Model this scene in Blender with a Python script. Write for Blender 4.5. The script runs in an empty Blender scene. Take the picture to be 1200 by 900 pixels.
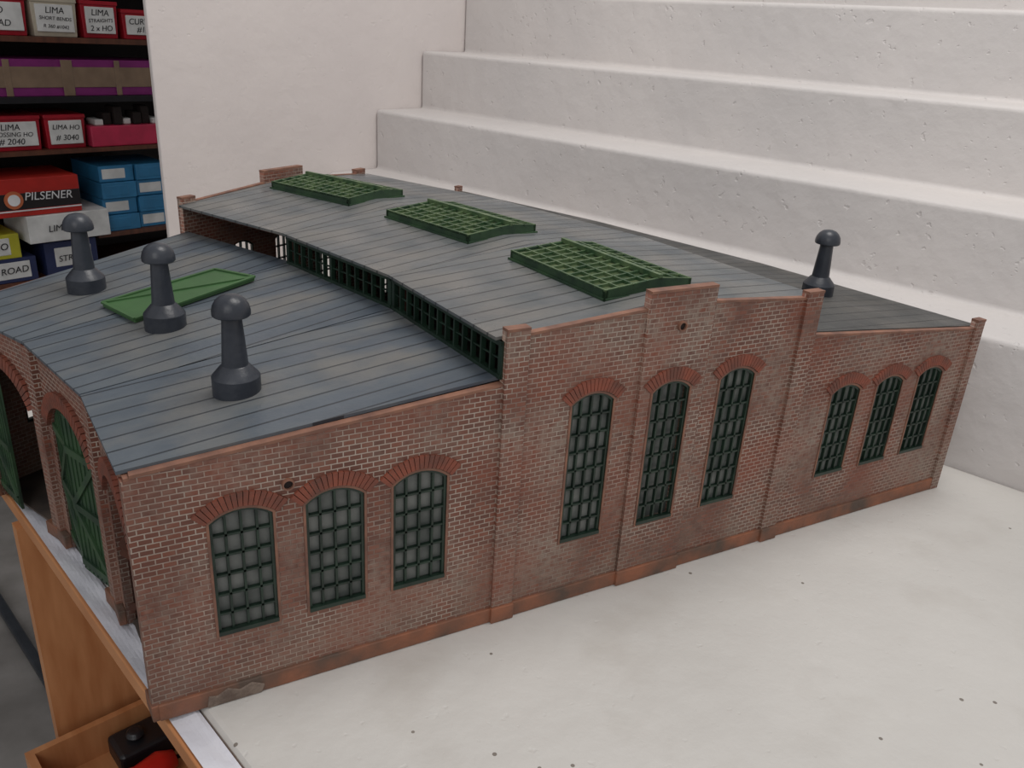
import bpy, bmesh, math, random
from mathutils import Matrix, Vector
random.seed(4)
sc=bpy.context.scene
# ------------------------------------------------------------------ dims (metres)
A=.3076; PW=.0231; H1=.2304; H2=.257; HP=.3083; HC=.3283; HM1=.3017; HM2=.311; CW=.0408
RC=.901; AL=.1809; H3=.298; HCN=.242; H2B=.262
# ------------------------------------------------------------------ helpers
def new_empty(name,parent=None):
    e=bpy.data.objects.new(name,None); sc.collection.objects.link(e)
    if parent: e.parent=parent
    return e
class B:
    def __init__(s): s.bm=bmesh.new()
    def prism(s,pts,y0,y1,mi=0,axis='y'):
        def P(a,b,t):
            return {'y':(a,t,b),'z':(a,b,t),'x':(t,a,b)}[axis]
        lo=[s.bm.verts.new(P(a,b,y0)) for a,b in pts]; hi=[s.bm.verts.new(P(a,b,y1)) for a,b in pts]
        n=len(pts); fs=[s.bm.faces.new(lo),s.bm.faces.new(hi[::-1])]
        for i in range(n): fs.append(s.bm.faces.new((lo[i],hi[i],hi[(i+1)%n],lo[(i+1)%n])))
        for f in fs: f.material_index=mi
    def box(s,x0,x1,y0,y1,z0,z1,mi=0): s.prism([(x0,z0),(x1,z0),(x1,z1),(x0,z1)],y0,y1,mi)
    def hexa(s,lo,hi,mi=0):
        a=[s.bm.verts.new(v) for v in lo]; b=[s.bm.verts.new(v) for v in hi]; n=len(a)
        fs=[s.bm.faces.new(a),s.bm.faces.new(b[::-1])]
        for i in range(n): fs.append(s.bm.faces.new((a[i],b[i],b[(i+1)%n],a[(i+1)%n])))
        for f in fs: f.material_index=mi
    def beam(s,p,q,w,h,mi=0,up=Vector((0,0,1))):
        p=Vector(p);q=Vector(q);d=(q-p).normalized(); sd=d.cross(up)
        if sd.length<1e-4: sd=d.cross(Vector((0,1,0)))
        sd.normalize(); u=sd.cross(d).normalized()
        c=[sd*w/2+u*h/2,-sd*w/2+u*h/2,-sd*w/2-u*h/2,sd*w/2-u*h/2]
        s.hexa([p+k for k in c],[q+k for k in c],mi)
    def lathe(s,prof,c,n=28,mi=0,smooth=True):
        rings=[]
        for r,z in prof:
            rings.append([s.bm.verts.new((c[0]+r*math.cos(2*math.pi*i/n),c[1]+r*math.sin(2*math.pi*i/n),c[2]+z)) for i in range(n)])
        for a,b in zip(rings,rings[1:]):
            for i in range(n):
                f=s.bm.faces.new((a[i],a[(i+1)%n],b[(i+1)%n],b[i])); f.material_index=mi; f.smooth=smooth
        for R in (rings[0],rings[-1]):
            f=s.bm.faces.new(R); f.material_index=mi
    def add_mesh(s,me,mi=0):
        n0=len(s.bm.faces); s.bm.from_mesh(me); s.bm.faces.ensure_lookup_table()
        for f in s.bm.faces[n0:]: f.material_index=mi
    def done(s,name,mats,parent=None,M=None,flip=False,bevel=0,split=False):
        if flip:
            for v in s.bm.verts: v.co.y=-v.co.y
        bmesh.ops.recalc_face_normals(s.bm,faces=s.bm.faces[:])
        me=bpy.data.meshes.new(name); s.bm.to_mesh(me); s.bm.free()
        for m in mats: me.materials.append(m)
        ob=bpy.data.objects.new(name,me); sc.collection.objects.link(ob)
        if parent: ob.parent=parent
        if M is not None: ob.matrix_world=M
        if bevel:
            b=ob.modifiers.new('bev','BEVEL'); b.width=bevel; b.segments=3; b.limit_method='ANGLE'
        if split:
            b=ob.modifiers.new('es','EDGE_SPLIT'); b.split_angle=math.radians(28)
        return ob
def plate_mesh(loops,y0,y1):
    cu=bpy.data.curves.new('t','CURVE'); cu.dimensions='2D'; cu.fill_mode='BOTH'; cu.extrude=(y1-y0)/2
    for lp in loops:
        sp=cu.splines.new('POLY'); sp.points.add(len(lp)-1)
        for i,(x,z) in enumerate(lp): sp.points[i].co=(x,z,0,1)
        sp.use_cyclic_u=True
    ob=bpy.data.objects.new('t',cu); sc.collection.objects.link(ob)
    dg=bpy.context.evaluated_depsgraph_get(); me=bpy.data.meshes.new_from_object(ob.evaluated_get(dg))
    bpy.data.objects.remove(ob)
    for v in me.vertices:
        x,y,z=v.co; v.co=(x,z+(y0+y1)/2,y)
    return me
def arch_loop(x0,x1,z0,zs,zt,off=0,n=10):
    c=(x1-x0)/2; h=max(zt-zs,.001); R=(c*c+h*h)/(2*h); zc=zt-R; xm=(x0+x1)/2
    x0-=off;x1+=off;z0-=off;c+=off;R+=off
    a=math.asin(min(1,c/R))
    pts=[(x0,z0),(x1,z0)]
    for i in range(n+1):
        t=a-2*a*i/n; pts.append((xm+R*math.sin(t),zc+R*math.cos(t)))
    return pts
def arch_z(x,x0,x1,zs,zt):
    c=(x1-x0)/2; h=max(zt-zs,.001); R=(c*c+h*h)/(2*h); zc=zt-R
    return zc+math.sqrt(max(R*R-(x-(x0+x1)/2)**2,0))
# ------------------------------------------------------------------ materials
def base_mat(name,rough=.6):
    m=bpy.data.materials.new(name); m.use_nodes=True; nt=m.node_tree; b=nt.nodes['Principled BSDF']
    b.inputs['Roughness'].default_value=rough
    return m,nt,b
def N(nt,t,**k):
    n=nt.nodes.new(t)
    for a,v in k.items():
        if a in n.inputs: n.inputs[a].default_value=v
        else: setattr(n,a,v)
    return n
def c4(c): return (c[0],c[1],c[2],1)
def srgb(r,g,b): 
    f=lambda v:((v/255+.055)/1.055)**2.4 if v>10 else v/255/12.92
    return (f(r),f(g),f(b))
def mix(nt,fac,a,b,mode='MIX'):
    n=nt.nodes.new('ShaderNodeMix'); n.data_type='RGBA'; n.blend_type=mode
    for idx,v in ((0,fac),(6,a),(7,b)):
        if hasattr(v,'links') or hasattr(v,'is_output'): nt.links.new(v,n.inputs[idx])
        else: n.inputs[idx].default_value=v if idx==0 else c4(v)
    return n.outputs[2]
def coords(nt): return nt.nodes.new('ShaderNodeTexCoord').outputs['Object']
def noise(nt,vec,scale,detail=4,lo=.35,hi=.65):
    n=N(nt,'ShaderNodeTexNoise'); n.inputs['Scale'].default_value=scale; n.inputs['Detail'].default_value=detail
    nt.links.new(vec,n.inputs['Vector'])
    r=N(nt,'ShaderNodeMapRange'); r.inputs['From Min'].default_value=lo; r.inputs['From Max'].default_value=hi
    nt.links.new(n.outputs['Fac'],r.inputs['Value']); return r.outputs['Result']
def math_(nt,op,a,b=None):
    n=nt.nodes.new('ShaderNodeMath'); n.operation=op
    for i,v in enumerate((a,b)):
        if v is None: continue
        if isinstance(v,(int,float)): n.inputs[i].default_value=v
        else: nt.links.new(v,n.inputs[i])
    return n.outputs[0]
def bump(nt,b,h,strength=.3,dist=.001):
    n=N(nt,'ShaderNodeBump'); n.inputs['Strength'].default_value=strength; n.inputs['Distance'].default_value=dist
    nt.links.new(h,n.inputs['Height']); nt.links.new(n.outputs[0],b.inputs['Normal'])
def simple(name,c1,c2=None,rough=.6,scale=30,bs=.15,bd=.001,metal=0):
    m,nt,b=base_mat(name,rough); v=coords(nt)
    c2=c2 or tuple(x*.75 for x in c1)
    f=noise(nt,v,scale); nt.links.new(mix(nt,f,c1,c2),b.inputs['Base Color'])
    if bs: bump(nt,b,noise(nt,v,scale*4),bs,bd)
    b.inputs['Metallic'].default_value=metal
    return m
def brick_mat(name,c1,c2,mortar,grey,amt=.5):
    m,nt,b=base_mat(name,.55); v=coords(nt)
    sp=N(nt,'ShaderNodeSeparateXYZ'); nt.links.new(v,sp.inputs[0])
    cb=N(nt,'ShaderNodeCombineXYZ'); nt.links.new(math_(nt,'ADD',sp.outputs[0],sp.outputs[1]),cb.inputs[0]); nt.links.new(sp.outputs[2],cb.inputs[1])
    br=N(nt,'ShaderNodeTexBrick'); nt.links.new(cb.outputs[0],br.inputs['Vector'])
    br.inputs['Scale'].default_value=1; br.inputs['Brick Width'].default_value=.0104; br.inputs['Row Height'].default_value=.0049
    br.inputs['Mortar Size'].default_value=.00068; br.inputs['Mortar Smooth'].default_value=.4; br.inputs['Bias'].default_value=0
    br.inputs['Color1'].default_value=c4(c1); br.inputs['Color2'].default_value=c4(c2)
    mw=noise(nt,v,13,6,.36,.60)
    nt.links.new(mix(nt,mw,srgb(112,82,70),mortar),br.inputs['Mortar'])
    g=noise(nt,v,9,6,.40,.66); g2=noise(nt,v,120,3,.3,.65)
    gf=math_(nt,'MULTIPLY',math_(nt,'MULTIPLY',g,g2),amt)
    col=mix(nt,gf,br.outputs['Color'],grey)
    r=noise(nt,v,10,3,.48,.68)
    col=mix(nt,math_(nt,'MULTIPLY',r,.4),col,srgb(138,70,48))
    lowz=N(nt,'ShaderNodeMapRange'); lowz.inputs['From Min'].default_value=.10; lowz.inputs['From Max'].default_value=.01
    nt.links.new(sp.outputs[2],lowz.inputs['Value'])
    col=mix(nt,math_(nt,'MULTIPLY',math_(nt,'MULTIPLY',lowz.outputs[0],noise(nt,v,30,4,.3,.7)),.5),col,srgb(128,112,98))
    nt.links.new(col,b.inputs['Base Color'])
    inv=math_(nt,'SUBTRACT',1.0,br.outputs['Fac'])
    bump(nt,b,inv,.8,.0009)
    return m
M_brick=brick_mat('brick_wall',srgb(124,74,57),srgb(98,62,51),srgb(176,160,147),srgb(146,130,117),.85)
M_arch=simple('arch_brick',srgb(136,72,53),srgb(102,62,50),.6,60)
M_terra=simple('terracotta',srgb(140,98,78),srgb(106,74,62),.6,45)
M_plinth=simple('plinth',srgb(146,92,66),srgb(86,70,60),.6,22,.6)
M_green=simple('green_paint',srgb(32,52,40),srgb(18,34,26),.4,40)
M_green2=simple('green_light',srgb(52,80,50),srgb(32,54,38),.5,30)
M_green3=simple('green_bars',srgb(92,112,76),srgb(50,78,50),.4,60)
M_pane=simple('frosted_pane',srgb(112,114,110),srgb(72,77,74),.4,28)
M_skyp=simple('skylight_pane',srgb(92,104,74),srgb(56,72,50),.3,50)
M_chim=simple('chimney_plastic',srgb(50,54,62),srgb(38,42,50),.38,40)
M_dark=simple('dark_hole',srgb(30,18,14),None,.8)
M_inner=simple('shed_floor',srgb(88,76,68),srgb(60,52,48),.9,20)
M_jamb=simple('brown_jamb',srgb(96,58,44),srgb(70,44,36),.7,20)
def roof_mat(name,c1,c2,c3,line,rough,dust):
    m,nt,b=base_mat(name,rough); v=coords(nt)
    sp=N(nt,'ShaderNodeSeparateXYZ'); nt.links.new(v,sp.inputs[0])
    fr=math_(nt,'FRACT',math_(nt,'DIVIDE',math_(nt,'ADD',sp.outputs[1],5.0),.0235))
    d=math_(nt,'MINIMUM',fr,math_(nt,'SUBTRACT',1.0,fr))
    ln=math_(nt,'LESS_THAN',d,.05)
    col=mix(nt,noise(nt,v,12,5,.35,.65),c1,c2)
    mp=N(nt,'ShaderNodeMapping'); mp.inputs['Scale'].default_value=(5,26,10); nt.links.new(v,mp.inputs[0])
    col=mix(nt,math_(nt,'MULTIPLY',noise(nt,mp.outputs[0],1.3,6,.42,.75),.55),col,c3)
    col=mix(nt,math_(nt,'MULTIPLY',noise(nt,v,11,7,.47,.68),.6),col,dust)
    col=mix(nt,math_(nt,'MULTIPLY',ln,.85),col,line)
    nt.links.new(col,b.inputs['Base Color'])
    rr=N(nt,'ShaderNodeMapRange'); rr.inputs['To Min'].default_value=rough-.12; rr.inputs['To Max'].default_value=rough+.18
    nt.links.new(noise(nt,v,15,4,.3,.7),rr.inputs['Value']); nt.links.new(rr.outputs[0],b.inputs['Roughness'])
    h=math_(nt,'SUBTRACT',math_(nt,'MULTIPLY',noise(nt,v,120,3,.3,.7),.25),ln)
    bump(nt,b,h,.7,.001)
    return m
M_roofF=roof_mat('roof_front',srgb(84,92,100),srgb(70,78,87),srgb(104,108,108),srgb(34,38,44),.42,srgb(118,114,106))
M_roofM=roof_mat('roof_mid',srgb(94,99,102),srgb(76,82,86),srgb(112,113,110),srgb(38,40,42),.36,srgb(116,112,106))
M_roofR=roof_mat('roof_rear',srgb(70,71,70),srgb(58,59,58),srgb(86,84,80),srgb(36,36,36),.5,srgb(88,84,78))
def white_mat(name,c1,c2,pits=.5,specks=False,rough=.6,bs=.45):
    m,nt,b=base_mat(name,rough); v=coords(nt)
    col=mix(nt,noise(nt,v,3,4,.3,.7),c1,c2)
    vo=N(nt,'ShaderNodeTexVoronoi'); vo.inputs['Scale'].default_value=38; nt.links.new(v,vo.inputs['Vector'])
    if specks:
        vr=N(nt,'ShaderNodeSeparateColor'); nt.links.new(vo.outputs['Color'],vr.inputs[0])
        sel=math_(nt,'MULTIPLY',math_(nt,'LESS_THAN',vo.outputs['Distance'],.075),math_(nt,'GREATER_THAN',vr.outputs[0],.80))
        col=mix(nt,math_(nt,'MULTIPLY',sel,.8),col,srgb(90,78,66))
        col=mix(nt,math_(nt,'MULTIPLY',noise(nt,v,7,6,.56,.8),.4),col,srgb(160,152,142))
    nt.links.new(col,b.inputs['Base Color'])
    h=math_(nt,'ADD',noise(nt,v,22,6,.2,.8),math_(nt,'MULTIPLY',noise(nt,v,70,2,.25,.33),pits))
    bump(nt,b,h,bs,.004)
    return m
M_slab=white_mat('slab_paint',srgb(203,200,195),srgb(192,189,184),.25,True,.55,.4)
M_step=white_mat('step_paint',srgb(206,201,198),srgb(196,192,190),.6,bs=.5)
M_wall=white_mat('wall_paint',srgb(214,206,202),srgb(206,198,195),.3,bs=.35)
M_cloth=simple('white_cloth',srgb(214,214,220),srgb(200,200,208),.8,20,.4)
def wood(name,c1,c2,rough=.45):
    m,nt,b=base_mat(name,rough); v=coords(nt)
    mp=N(nt,'ShaderNodeMapping'); mp.inputs['Scale'].default_value=(40,6,6); nt.links.new(v,mp.inputs[0])
    nt.links.new(mix(nt,noise(nt,mp.outputs[0],1.5,5,.3,.7),c1,c2),b.inputs['Base Color']); return m
M_pine=wood('pine_wood',srgb(200,142,96),srgb(176,116,72))
M_shelfw=wood('shelf_wood',srgb(104,62,44),srgb(76,46,34))
M_black=simple('black_plastic',srgb(30,30,34),srgb(22,22,26),.4)
M_floor=simple('concrete_floor',srgb(142,138,134),srgb(116,112,108),.8,6,.2)
def flat(name,r,g,b,rough=.5): return simple(name,srgb(r,g,b),srgb(int(r*.9),int(g*.9),int(b*.9)),rough,20,.05)
# ------------------------------------------------------------------ camera
f,yaw,pitch,roll=981.83,.5202,-.4019,.0631
fw=Vector((math.sin(yaw)*math.cos(pitch),math.cos(yaw)*math.cos(pitch),math.sin(pitch)))
r=Vector((math.cos(yaw),-math.sin(yaw),0)); u=r.cross(fw); r2=r*math.cos(roll)+u*math.sin(roll); u2=r2.cross(fw)
C=Vector((-.0245,-.5961,.5496))
cd=bpy.data.cameras.new('camera'); cam=bpy.data.objects.new('camera',cd); sc.collection.objects.link(cam)
cam.matrix_world=Matrix(((r2.x,u2.x,-fw.x,C.x),(r2.y,u2.y,-fw.y,C.y),(r2.z,u2.z,-fw.z,C.z),(0,0,0,1)))
cd.sensor_width=36; cd.lens=f/1200*36; cd.clip_start=.01; sc.camera=cam
def Wp(rr,k,z): return Vector((-RC+(RC+rr)*math.cos(k*AL),(RC+rr)*math.sin(k*AL),z))
# ------------------------------------------------------------------ the shed
shed=new_empty('model_engine_shed')
wins=[(.0515,.1012,.070,.178,.187),(.1280,.1785,.070,.178,.188),(.2050,.2560,.070,.178,.188),
      (.3835,.4310,.073,.225,.2345),(.4755,.5225,.073,.225,.2345),(.5665,.6140,.073,.225,.2345),
      (.7450,.7925,.071,.179,.188),(.8230,.8690,.071,.179,.188),(.8990,.9440,.072,.180,.189)]
rows=[6,6,6,8,8,8,6,6,6]
def side_wall(tag,M,flip):
    par=shed
    out=[(0,0),(1,0),(1,HCN),(.985,HCN),(.985,.231),(1-A,H2),(1-A,HP),(1-A-PW,HP),(1-A-PW,HM1),(.5+CW,HM2),(.5+CW,HC),(.5-CW,HC),(.5-CW,HM2),(A+PW,HM1),(A+PW,HP),(A,HP),(A,H2),(0,H1)]
    holes=[arch_loop(*w) for w in wins]
    b=B(); b.add_mesh(plate_mesh([out]+holes,0,.006))
    pil=-.0035
    b.add_mesh(plate_mesh([[(.5-CW,0),(.5+CW,0),(.5+CW,HC),(.5-CW,HC)],arch_loop(*wins[4])],pil,0))
    for x0,x1,h in ((A,A+PW,HP),(1-A-PW,1-A,HP),(.985,1,HCN)): b.box(x0,x1,pil,0,0,h)
    b.done('brick_wall_'+tag,[M_brick],par,M,flip)
    b=B()
    b.box(-.0015,1.0015,-.003,.001,0,.0165)
    for x0,x1 in ((A-.001,A+PW+.001),(1-A-PW-.001,1-A+.001),(.5-CW-.001,.5+CW+.001)): b.box(x0,x1,-.0062,0,0,.0175)
    b.done('plinth_'+tag,[M_plinth],par,M,flip,bevel=.001)
    b=B()
    def cop(x0,z0,x1,z1,o=0): b.hexa([(x0,-.0042-o,z0),(x0,.0062,z0),(x0,.0062,z0+.0026),(x0,-.0042-o,z0+.0026)],[(x1,-.0042-o,z1),(x1,.0062,z1),(x1,.0062,z1+.0026),(x1,-.0042-o,z1+.0026)])
    cop(0,H1,A,H2,-.003);cop(A,HP,A+PW,HP);cop(A+PW,HM1,.5-CW,HM2,-.003);cop(.5-CW,HC,.5+CW,HC);cop(.5+CW,HM2,1-A-PW,HM1,-.003);cop(1-A-PW,HP,1-A,HP);cop(1-A,H2,.985,.231,-.003);cop(.985,HCN,1,HCN)
    b.done('coping_'+tag,[M_terra],par,M,flip)
    b=B()
    for i,w in enumerate(wins):
        x0,x1,z0,zs,zt=w; o=pil if i==4 else 0
        c=(x1-x0)/2;h=max(zt-zs,.001);R=(c*c+h*h)/(2*h);zc=zt-R;xm=(x0+x1)/2
        R0=R+.003;R1=R+.0155
        amax=math.asin(min(1,(c+.0128)/R1));n=17
        for k in range(n):
            t0=-amax+2*amax*(k+.07)/n;t1=-amax+2*amax*(k+.93)/n
            b.prism([(xm+R0*math.sin(t0),zc+R0*math.cos(t0)),(xm+R0*math.sin(t1),zc+R0*math.cos(t1)),(xm+R1*math.sin(t1),zc+R1*math.cos(t1)),(xm+R1*math.sin(t0),zc+R1*math.cos(t0))],o-.0028,o+.001)
    b.done('arch_bricks_'+tag,[M_arch],par,M,flip)
    b=B()
    for i,w in enumerate(wins):
        o=pil if i==4 else 0
        b.add_mesh(plate_mesh([arch_loop(*w,off=.0022),arch_loop(*w)],o-.0010,o+.004))
    b.done('window_surrounds_'+tag,[M_terra],par,M,flip)
    b=B()
    for i,w in enumerate(wins):
        x0,x1,z0,zs,zt=w; o=pil if i==4 else 0
        b.add_mesh(plate_mesh([arch_loop(*w),arch_loop(*w,off=-.0025)],o+.0005,o+.0045))
        if tag=='near': b.add_mesh(plate_mesh([arch_loop(*w,off=-.0005)],.0050,.0055),1)
        nc=4;wd=x1-x0
        for k in range(1,nc):
            x=x0+wd*k/nc; b.box(x-.001,x+.001,o+.001,o+.005,z0+.001,arch_z(x,x0,x1,zs,zt)-.001)
        n=rows[i];hh=zt-z0-.004
        for k in range(1,n):
            z=z0+hh*k/n
            b.box(x0+.001,x1-.001,o+.001,o+.005,z-.001,z+.001)
        b.box(x0,x1,o-.0015,o+.004,z0-.001,z0+.003)
    b.done('windows_'+tag,[M_green,M_pane],par,M,flip)
    b=B()
    for x,z,o in ((.1145,.201,0),(.5,.293,pil)):
        ring=[(x+.0052*math.cos(t*math.pi/8),z+.0052*math.sin(t*math.pi/8)) for t in range(16)]
        ring2=[(x+.0038*math.cos(t*math.pi/8),z+.0038*math.sin(t*math.pi/8)) for t in range(16)]
        b.add_mesh(plate_mesh([ring,ring2],o-.0035,o),0); b.prism(ring2,o-.0012,o+.001,1)
    b.done('round_vents_'+tag,[M_terra,M_dark],par,M,flip)
side_wall('near',Matrix.Identity(4),False)
rot3=Matrix.Translation((-RC,0,0))@Matrix.Rotation(3*AL,4,'Z')@Matrix.Translation((RC,0,0))
side_wall('far',rot3,True)
def chordM(ra,k,rb=None):
    p=Wp(ra,k,0); q=Wp(rb if rb is not None else ra,k+1,0); d=(q-p); Lc=d.length; d.normalize(); 
    n=Vector((d.y,-d.x,0))
    return Matrix(((d.x,n.x,0,p.x),(d.y,n.y,0,p.y),(0,0,1,0),(0,0,0,1))),Lc
for k in range(3):
    M,Lc=chordM(0,k)
    g0,g1=.024,Lc-.024; gate=(g0,g1,.0,.150,.186)
    top=[(0,0),(g0,0)]+arch_loop(*gate)[2:][::-1]+[(g1,0),(Lc,0),(Lc,H1-.002),(0,H1-.002)]
    b=B(); b.add_mesh(plate_mesh([top],0,.008)); b.box(-.008 if k else 0,.010,-.006,.0,0,H1-.002); b.box(Lc-.010,Lc+.008,-.006,0,0,H1-.002)
    b.done('gate_wall_%d'%(k+1),[M_brick],shed,M)
    b=B(); x0,x1,z0,zs,zt=gate; c=(x1-x0)/2;h=zt-zs;R=(c*c+h*h)/(2*h);zc=zt-R;xm=(x0+x1)/2;am=math.asin(c/R)*1.02;n=26
    for j in range(n):
        t0=-am+2*am*(j+.08)/n;t1=-am+2*am*(j+.92)/n
        b.prism([(xm+rr*math.sin(t),zc+rr*math.cos(t)) for rr,t in ((R,t0),(R,t1),(R+.016,t1),(R+.016,t0))],-.0045,.001)
    b.done('gate_arch_%d'%(k+1),[M_arch],shed,M)
    b=B(); b.box(-.0015 if k==0 else -.009,g0,-.0070,.0,0,.016); b.box(g1,Lc+.009,-.0070,0,0,.016); b.done('gate_base_%d'%(k+1),[M_plinth],shed,M,bevel=.001)
    b=B(); b.box(0,Lc,-.004,.006,H1-.002,H1+.0005); b.done('gate_coping_%d'%(k+1),[M_terra],shed,M)
    def leaf(xa,xb,name,hinge,ang):
        b=B(); pts=[(xa,.006)]+[(xb,.006)]
        m=8
        for i in range(m+1):
            x=xb+(xa-xb)*i/m; pts.append((x,arch_z(x,*gate[:2],gate[3],gate[4])-.001))
        b.add_mesh(plate_mesh([pts],.003,.0055),0)
        npl=7
        for i in range(npl+1):
            x=xa+(xb-xa)*i/npl; b.box(x-.0004,x+.0004,.0020,.003,.008,arch_z(min(max(x,xa+.001),xb-.001),*gate[:2],gate[3],gate[4])-.003,0)
        for z in (.018,.085,.148): b.box(xa,xb,.0005,.003,z-.004,z+.004)
        b.beam((xa+.003,.0015,.022),(xb-.003,.0015,.083),.0025,.006); b.beam((xb-.003,.0015,.088),(xa+.003,.0015,.146),.0025,.006)
        M2=M@Matrix.Translation((hinge,0,0))@Matrix.Rotation(ang,4,'Z')@Matrix.Translation((-hinge,0,0))
        b.done(name,[M_jamb if k==0 else M_green2],shed,M2)
    xm=(g0+g1)/2
    if k==0: leaf(g0,xm,'door_1_a',g0,math.radians(84)); leaf(xm,g1,'door_1_b',g1,math.radians(-82))
    if k==1: leaf(g0,xm,'door_2_a',g0,math.radians(-8)); leaf(xm,g1,'door_2_b',g1,math.radians(6))
    if k==2: leaf(g0,xm,'door_3_a',g0,math.radians(80)); leaf(xm,g1,'door_3_b',g1,math.radians(8))
    ra=1 if k==0 else .97; rb=1 if k==2 else .97
    M,Lc=chordM(ra,k,rb)
    b=B(); b.box(0,Lc,-.006,.0,0,.228); b.done('rear_wall_%d'%(k+1),[M_brick],shed,M)
    M,Lc=chordM(A,k)
    def cler(name,zb,zt,M):
        b=B(); b.box(.002,Lc-.002,-.003,.003,zb,zb+.004); b.box(.002,Lc-.002,-.003,.003,zt-.0045,zt)
        n=13
        for i in range(n+1):
            x=.004+(Lc-.008)*i/n; w=.0012 if 0<i<n else .003; b.box(x-w,x+w,-.002,.003,zb,zt)
        b.box(.004,Lc-.004,-.0005,.0015,(zb+zt)/2-.0007,(zb+zt)/2+.0007)
        b.done(name,[M_green],shed,M)
    if k<2: cler('clerestory_front_%d'%(k+1),H2B+.001,H3+.0005,M)
    M,Lc=chordM(1-A,k); cler('clerestory_rear_%d'%(k+1),H2B-.002,H3-.001,M)
# old glue / mortar smear at the foot of the near wall
b=B(); pts=[(.036,0),(.082,0),(.085,.008),(.074,.014),(.064,.010),(.054,.015),(.045,.010),(.038,.012)]
b.prism(pts,-.0042,-.002); b.done('mortar_smear',[simple('mortar',srgb(128,112,100),srgb(100,84,74),.8,60,.8)],shed,bevel=.001)
def roofpanel(name,k,ra,za,rb,zb,mat,th=.003,rb2=None,gap=.0):
    kk=k+.5; M=Matrix.Translation((-RC,0,0))@Matrix.Rotation(kk*AL,4,'Z')@Matrix.Translation((RC,0,0)); Mi=M.inverted()
    eps0=.0066 if k==0 else gap; eps1=.0066 if k==2 else gap
    def pt(rr,side,z):
        p=Wp(rr,k+side,z); 
        th_=(k+side)*AL; tang=Vector((-math.sin(th_),math.cos(th_),0))
        p+=tang*(eps0 if side==0 else -eps1)
        return Mi@p
    rb2=rb if rb2 is None else rb2
    lo=[pt(ra,0,za),pt(rb,0,zb),pt(rb2,1,zb),pt(ra,1,za)]
    b=B(); b.hexa(lo,[p+Vector((0,0,th)) for p in lo]); b.done(name,[mat],shed,M)
for k in range(3):
    roofpanel('front_roof_%d'%(k+1),k,-.008,H1+.001,A+.004,H2B-.001,M_roofF,gap=.0011)
    roofpanel('mid_roof_front_%d'%(k+1),k,A-.006,H3+.0005,.5,HM2+.0005,M_roofM,gap=.0003)
    roofpanel('mid_roof_rear_%d'%(k+1),k,.5,HM2+.0005,1-A+.006,H3+.0005,M_roofM,gap=.0003)
    ra=1.004 if k==0 else .975; rb=1.004 if k==2 else .975
    roofpanel('rear_roof_%d'%(k+1),k,1-A-.002,H2B-.004,ra,.230,M_roofR,rb2=rb,gap=.0003)
b=B(); pts=[Wp(.005,0.03,0),Wp(.99,0.01,0),Wp(.955,1,0),Wp(.955,2,0),Wp(.99,2.98,0),Wp(.005,2.97,0),Wp(.005,2,0),Wp(.005,1,0)]
b.prism([(p.x,p.y) for p in pts],.0005,.003,axis='z'); b.done('shed_floor',[M_inner],shed)
b=B()
for k in (1,2):
    for rr in (.03,A+.012,1-A-.012):
        p=Wp(rr,k,0); b.box(p.x-.004,p.x+.004,p.y-.004,p.y+.004,.003,.23 if rr==.03 else .297)
    b.beam(Wp(A+.012,k,.293),Wp(1-A-.012,k,.293),.005,.008)
for k in range(3): b.beam(Wp(A+.014,k+.03,.2935),Wp(A+.014,k+.97,.2935),.005,.005)
b.done('roof_posts',[M_jamb],shed)
def skylight(name,k,r0,r1,t0,t1):
    kk=k+.5; M=Matrix.Translation((-RC,0,0))@Matrix.Rotation(kk*AL,4,'Z')@Matrix.Translation((RC,0,0))
    b=B(); hb=.011
    def zr(x): return HM2+.003-(abs(x-.5))*(HM2-H3)/(.5-A)
    rm=r0+(r1-r0)*.62; zm=zr(r0)+hb+.0050
    def zt(x): return zr(r0)+hb+(zm-zr(r0)-hb)*(x-r0)/(rm-r0) if x<rm else zm+(zr(r1)+hb-.001-zm)*(x-rm)/(r1-rm)
    for t,tt in ((t0,t0+.004),(t1-.004,t1)):
        b.prism([(r0,zr(r0)-.001),(rm,zr(rm)-.001),(r1,zr(r1)-.001),(r1,zt(r1)),(rm,zm),(r0,zt(r0))],t,tt,0)
    b.box(r0,r0+.004,t0,t1,zr(r0)-.001,zt(r0)); b.box(r1-.004,r1,t0,t1,zr(r1)-.001,zt(r1))
    b.box(r0-.002,r1+.002,t0-.002,t0,zr(r0)-.002,zr(r0)+.003); b.box(r0-.002,r0,t0-.002,t1+.002,zr(r0)-.002,zr(r0)+.003)
    for xa,xb in ((r0,rm),(rm,r1)):
        za,zb=zt(xa)-.0025,zt(xb)-.0025
        b.hexa([(xa+.001,t0+.002,za-.001),(xb-.001,t0+.002,zb-.001),(xb-.001,t1-.002,zb-.001),(xa+.001,t1-.002,za-.001)],[(xa+.001,t0+.002,za),(xb-.001,t0+.002,zb),(xb-.001,t1-.002,zb),(xa+.001,t1-.002,za)],1)
    n=11
    for i in range(n+1):
        t=t0+.0015+(t1-t0-.003)*i/n
        b.beam((r0,t,zt(r0)-.001),(rm,t,zm-.001),.002,.003,2); b.beam((rm,t,zm-.001),(r1,t,zt(r1)-.001),.002,.003,2)
    for x in (r0+.001,r0+(rm-r0)*.25,r0+(rm-r0)*.5,r0+(rm-r0)*.75,(rm+r1)/2,r1-.001):
        b.beam((x,t0,zt(x)-.0008),(x,t1,zt(x)-.0008),.002,.003,2)
    b.beam((rm,t0,zm+.001),(rm,t1,zm+.001),.005,.0055,2)
    b.done(name,[M_green2,M_skyp,M_green3],shed,M)
for k in range(3): skylight('skylight_%d'%(k+1),k,(.436,.436,.442)[k],(.552,.550,.551)[k],-.080+.003*k,.086)
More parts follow.
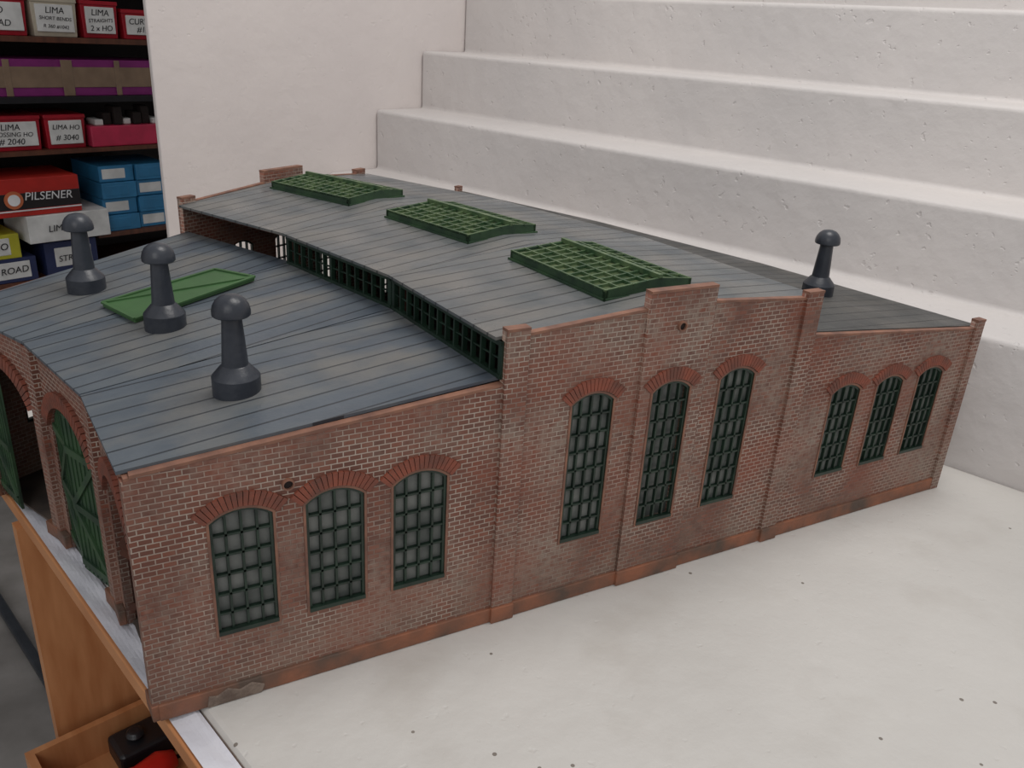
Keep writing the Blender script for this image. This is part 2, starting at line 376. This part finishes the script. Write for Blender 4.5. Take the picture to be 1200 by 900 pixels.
def roofz(rr): return H1+.004+(H2B-.001-H1)*rr/A
def chimney(name,p):
    b=B()
    prof=[(.0205,-.003),(.0205,.0150),(.0198,.0160),(.0125,.0245),(.0112,.0255),(.0084,.0665),(.0084,.0690),(.0152,.0695),(.0160,.0705),(.0160,.0740),(.0150,.0785),(.0124,.0830),(.0085,.0862),(.004,.0876),(.001,.0878)]
    b.lathe(prof,p); b.done(name,[M_chim],shed,split=True)
for i,(rr,k) in enumerate([(.103,.54),(.107,1.59),(.105,2.52)]): chimney('chimney_%d'%(i+1),Wp(rr,k,roofz(rr)))
chimney('chimney_4',Wp(.879,.49,.242))
P=[Wp(rr,k,roofz(rr)+.001) for rr,k in ((.0878,2.156),(.0887,1.760),(.2403,1.856),(.2254,2.146))]
b=B(); b.hexa(P,[p+Vector((0,0,.004)) for p in P]); U=Vector((0,0,.0048))
for i in range(4): b.beam(P[i]+U,P[(i+1)%4]+U,.004,.002)
b.beam(P[0]+U,P[2]+U,.004,.002)
b.done('loose_roof_panel',[flat('panel_green',62,98,56)],shed)
# ------------------------------------------------------------------ room frame
nv=Vector((.9432,.3322,0)); sv=Vector((-.3322,.9432,0))
RM=Matrix(((nv.x,sv.x,0,0),(nv.y,sv.y,0,0),(0,0,1,0),(0,0,0,1)))
D=[1.03,1.18,1.33,1.48,1.63,1.78]; Z=[.199,.342,.481,.625,.765,.905]; SW=1.16
b=B()
prof=[(D[0],-.2)]
for i in range(6):
    prof.append((D[i],Z[i])); prof.append((D[i+1] if i<5 else 2.6,Z[i]))
prof.append((2.6,-.2))
b.add_mesh(plate_mesh([prof],-2.2,SW)); bmesh.ops.remove_doubles(b.bm,verts=b.bm.verts[:],dist=1e-5)
b.done('concrete_steps',[M_step],None,RM,bevel=.009)
b=B(); b.box(.617,2.6,SW+.001,SW+.014,-.2,1.9); b.done('wall_left',[M_wall],None,RM,bevel=.003)
e=Vector((-.254,.967,0)); nn=Vector((.967,.254,0))
s0=Vector((.037,-.025,0))
def rm_xy(n,s): return nv*n+sv*s
tt=((SW-.001)-s0.dot(sv))/e.dot(sv)
P=[s0-e*1.6,rm_xy(D[0]-.001,-2.2),rm_xy(D[0]-.001,SW-.001),s0+e*tt]
b=B(); b.prism([(p.x,p.y) for p in P],-.022,-.0002,axis='z'); b.done('white_concrete_ledge',[M_slab],None,None,bevel=.008)
table=new_empty('wooden_table')
w0=Vector((.005,-.01,0))
EM=Matrix(((nn.x,e.x,0,w0.x),(nn.y,e.y,0,w0.y),(0,0,1,0),(0,0,0,1)))
b=B(); b.box(0,.0255,-.6,.95,-.024,-.005); b.box(.008,.5,-.6,.95,-.045,-.0245); b.done('tabletop',[M_pine],table,EM,bevel=.002)
b=B(); b.box(.0,.45,.462,.482,-1.0,-.046); b.box(.0,.45,-.5,-.48,-1.0,-.046); b.box(.0,.45,-.48,.46,-.45,-.43); b.done('leg_panels',[M_pine],table,EM)
b=B(); nx,ny=8,90
vs=[[b.bm.verts.new((.003+.023*i/(nx-1),-.5+1.4*j/(ny-1),-.0032+.0016*math.sin(j*.9+i*.7)*(i/(nx-1))*(1 if i<nx-1 else 0))) for j in range(ny)] for i in range(nx)]
for i in range(nx-1):
    for j in range(ny-1): b.bm.faces.new((vs[i][j],vs[i+1][j],vs[i+1][j+1],vs[i][j+1]))
b.done('table_cloth',[M_cloth],table,EM)
tray=new_empty('wooden_tray',None)
b=B(); x0,x1,y0,y1=-.045,.28,.20,.445
b.box(x0,x1,y0,y1,-.429,-.42); b.box(x0,x1,y1-.01,y1,-.42,-.365); b.box(x0,x1,y0,y0+.01,-.42,-.365); b.box(x0,x0+.01,y0+.01,y1-.01,-.42,-.365); b.box(x1-.01,x1,y0+.01,y1-.01,-.42,-.365)
b.done('tray_sides',[M_pine],tray,EM)
b=B(); b.box(.05,.22,.375,.43,-.4185,-.385); b.lathe([(.012,-.385),(.012,-.372)],(.08,.402,0)); b.done('tool_case',[M_black],None,EM,bevel=.008)
M_red=flat('red_plastic',205,40,30,.35)
b=B(); b.lathe([(.004,0),(.016,.004),(.021,.03),(.015,.06),(.020,.09),(.012,.11),(.003,.112)],(0,0,0),16,0); b.lathe([(.003,.11),(.003,.20)],(0,0,0),8,1)
b.done('screwdriver',[M_red,M_black],None,EM@Matrix.Translation((.0,.345,-.398))@Matrix.Rotation(math.radians(90),4,'Y'))
b=B(); b.box(-3,3.5,-3,4.5,-1.05,-1.0); b.done('floor',[M_floor])
b=B(); b.box(-3,4,3.2,3.3,-1.0,2.2); b.done('wall_back',[simple('back_wall',srgb(120,112,106))],None,RM)
b=B(); b.beam((-.15,1.19,-.985),(-.4,2.07,-.985),.025,.025); b.done('metal_pipe',[simple('steel',srgb(70,74,80),None,.4,20,.05,.001,.4)],bevel=.008)
shelf=new_empty('shelf_unit')
b=B()
for z0,z1,m in ((.422,.438,0),(.243,.262,1),(.085,.098,0),(-.335,-.315,0),(-.62,-.60,0),(.60,.62,0)):
    b.box(-.3,1.75,2.4,2.72,z0,z1,m)
b.box(.97,1.75,2.4,2.72,-.205,-.19,0)
b.box(-.32,-.3,2.4,2.72,-1,.9);b.box(1.75,1.77,2.4,2.72,-1,.9); b.box(-.3,1.75,2.72,2.735,-1,.9,2)
b.done('boards',[M_shelfw,M_black,simple('shelf_back',srgb(40,30,28))],shelf,RM)
def text(body,size,loc,mat,parent):
    cu=bpy.data.curves.new('txt','FONT'); cu.body=body; cu.size=size; cu.extrude=.0003; cu.align_x='CENTER'; cu.align_y='CENTER'; cu.shear=.15
    o=bpy.data.objects.new('label_text',cu); sc.collection.objects.link(o); cu.materials.append(mat)
    o.parent=parent; o.matrix_world=RM@Matrix.Translation(loc)@Matrix.Rotation(math.radians(90),4,'X')@Matrix.Rotation(random.uniform(-.05,.05),4,'Z')
M_lab=flat('paper_label',225,225,222); M_ink=flat('ink',30,30,36); M_wh=flat('white_print',235,235,235)
def tub(name,n0,n1,z0,z1,col,lines,lid=None,s0=2.42):
    e=new_empty(name); b=B(); t=.006; dz=z1-z0
    b.hexa([(n0+t,s0+t,z0),(n1-t,s0+t,z0),(n1-t,s0+.2-t,z0),(n0+t,s0+.2-t,z0)],[(n0+.002,s0+.002,z1-.012),(n1-.002,s0+.002,z1-.012),(n1-.002,s0+.198,z1-.012),(n0+.002,s0+.198,z1-.012)],0)
    b.box(n0,n1,s0-.001,s0+.2,z1-.012,z1,1)
    b.box(n0+.014,n1-.014,s0-.0015,s0+.005,z0+.014,z1-.018,2)
    b.done('tub_body',[col,lid or col,M_lab],e,RM,bevel=.002)
    k=len(lines)
    for i,l in enumerate(lines): text(l,min(.026,(n1-n0)/len(l)*1.15),((n0+n1)/2,s0-.002,z1-.024-(dz-.042)*(i+.5)/k),M_ink,e)
R1=flat('tub_red',170,24,42,.4);R2=flat('tub_cream',196,186,166,.5);BL=flat('box_blue',50,125,170,.5);NB=flat('box_navy',40,50,90,.5);PU=flat('box_purple',130,36,112,.5);TP=flat('tape_brown',140,118,98,.25);YE=flat('box_yellow',190,185,50,.5);PK=flat('tray_pink',196,50,84,.4)
tub('plastic_container',.68,.855,.4385,.55,R1,['HO','ROAD'])
tub('plastic_container',.865,1.005,.4385,.55,R2,['LIMA','SHORT BENDS','R 360 #1042'])
tub('plastic_container',1.015,1.135,.4385,.55,R1,['LIMA','STRAIGHTS','2 x HO'])
tub('plastic_container',1.145,1.28,.4385,.53,R1,['CURVES','#12'])
tub('plastic_container',.66,.845,.0985,.205,R1,['LIMA','CROSSING HO','# 2040'])
tub('plastic_container',.855,.985,.0985,.205,R1,['LIMA HO','# 3040'])
b=B(); b.box(.62,1.27,2.42,2.6,.2625,.372,0); b.box(.62,1.271,2.417,2.42,.288,.35,1)
for n0,wd in ((.76,.02),(.93,.035),(1.1,.018)): b.box(n0,n0+wd,2.4155,2.418,.2625,.371,1)
b.done('purple_carton',[PU,TP],None,RM,bevel=.002)
b=B(); b.box(.995,1.25,2.41,2.6,.0985,.165,0)
for i in range(7): 
    x=1.02+i*.033; b.box(x,x+.028,2.43+.01*(i%2),2.5,.165,.185+.02*((i*7)%3),1 if i%3 else 2)
b.done('pink_tray',[PK,M_dark,M_lab],None,RM,bevel=.004)
def carton(name,n0,n1,z0,z1,s0,col,band=None,txt=None,tm=None,sz=.04,dx=0):
    e=new_empty(name); b=B(); b.box(n0,n1,s0,s0+.22,z0,z1,0)
    if band: b.box(n0+band[0],n1-band[1],s0-.001,s0+.01,z0+band[2],z1-band[3],1)
    b.done('carton_body',[col,band[4] if band else col],e,RM,bevel=.002)
    if txt: text(txt,sz,((n0+n1)/2+dx,s0-.003,(z0+z1)/2),tm,e)
    return e
carton('cardboard_box',.62,.76,-.3145,-.235,2.405,NB,(.01,.02,.012,.012,M_lab),'ROAD',M_ink,.03)
carton('cardboard_box',.60,.72,-.2345,-.155,2.405,YE,(.01,.03,.012,.012,M_lab),'HO',M_ink,.03)
carton('cardboard_box',.79,.96,-.3145,-.20,2.405,NB,(.03,.02,.03,.02,M_lab),'STREET',M_ink,.028)
carton('cardboard_box',.74,1.0,-.1885,-.10,2.37,M_lab,None,'LIMA  RAIL',M_ink,.03)
M_cblack=flat('carton_black',34,28,30)
bc=carton('beer_carton',.58,.92,-.0985,.02,2.38,flat('carton_red',185,40,30),(.0,.0,.022,.045,M_cblack),'PILSENER',M_wh,.036,.07)
b=B(); ring=[(.715+.028*math.cos(t*math.pi/12),-.045+.028*math.sin(t*math.pi/12)) for t in range(24)]; b.prism(ring,2.376,2.379,0)
ring=[(.715+.018*math.cos(t*math.pi/12),-.045+.018*math.sin(t*math.pi/12)) for t in range(24)]; b.prism(ring,2.374,2.377,1); b.box(.58,.92,2.378,2.38,-.082,-.078,1)
b.done('carton_emblem',[flat('emblem_orange',200,110,70),M_wh],bc,RM)
for i in range(4):
    for j in range(2):
        n0=1.005+j*.125
        carton('blue_carton',n0,n0+.12,-.1895+i*.056,-.1895+i*.056+.054,2.41+.01*((i+j)%2),BL,(.01,.03,.01,.01,M_lab if (i+j)%2 else BL))
b=B(); b.box(-.25,.15,2.15,2.38,-.999,-.7,0); b.done('storage_crate',[flat('crate_dark',60,34,32)],None,RM,bevel=.01)
# ------------------------------------------------------------------ light
w=bpy.data.worlds.new('world'); sc.world=w; w.use_nodes=True; w.node_tree.nodes['Background'].inputs[0].default_value=(.98,.98,1,1); w.node_tree.nodes['Background'].inputs[1].default_value=.50
def area(name,loc,tgt,size,en,col):
    l=bpy.data.lights.new(name,'AREA'); l.size=size; l.energy=en; l.color=col; o=bpy.data.objects.new(name,l); sc.collection.objects.link(o); o.location=loc
    o.rotation_euler=(Vector(tgt)-Vector(loc)).to_track_quat('-Z','Y').to_euler()
area('ceiling_light',(.9,.1,2.4),(.5,.3,0),1.0,29,(1,.965,.93))
area('front_left_light',(-1.2,-1.8,1.8),(.4,.4,0),1.4,14,(1,.98,.97))  # unseen soft area lamp, high behind the camera to the left; no window there
sc.view_settings.view_transform='Standard'
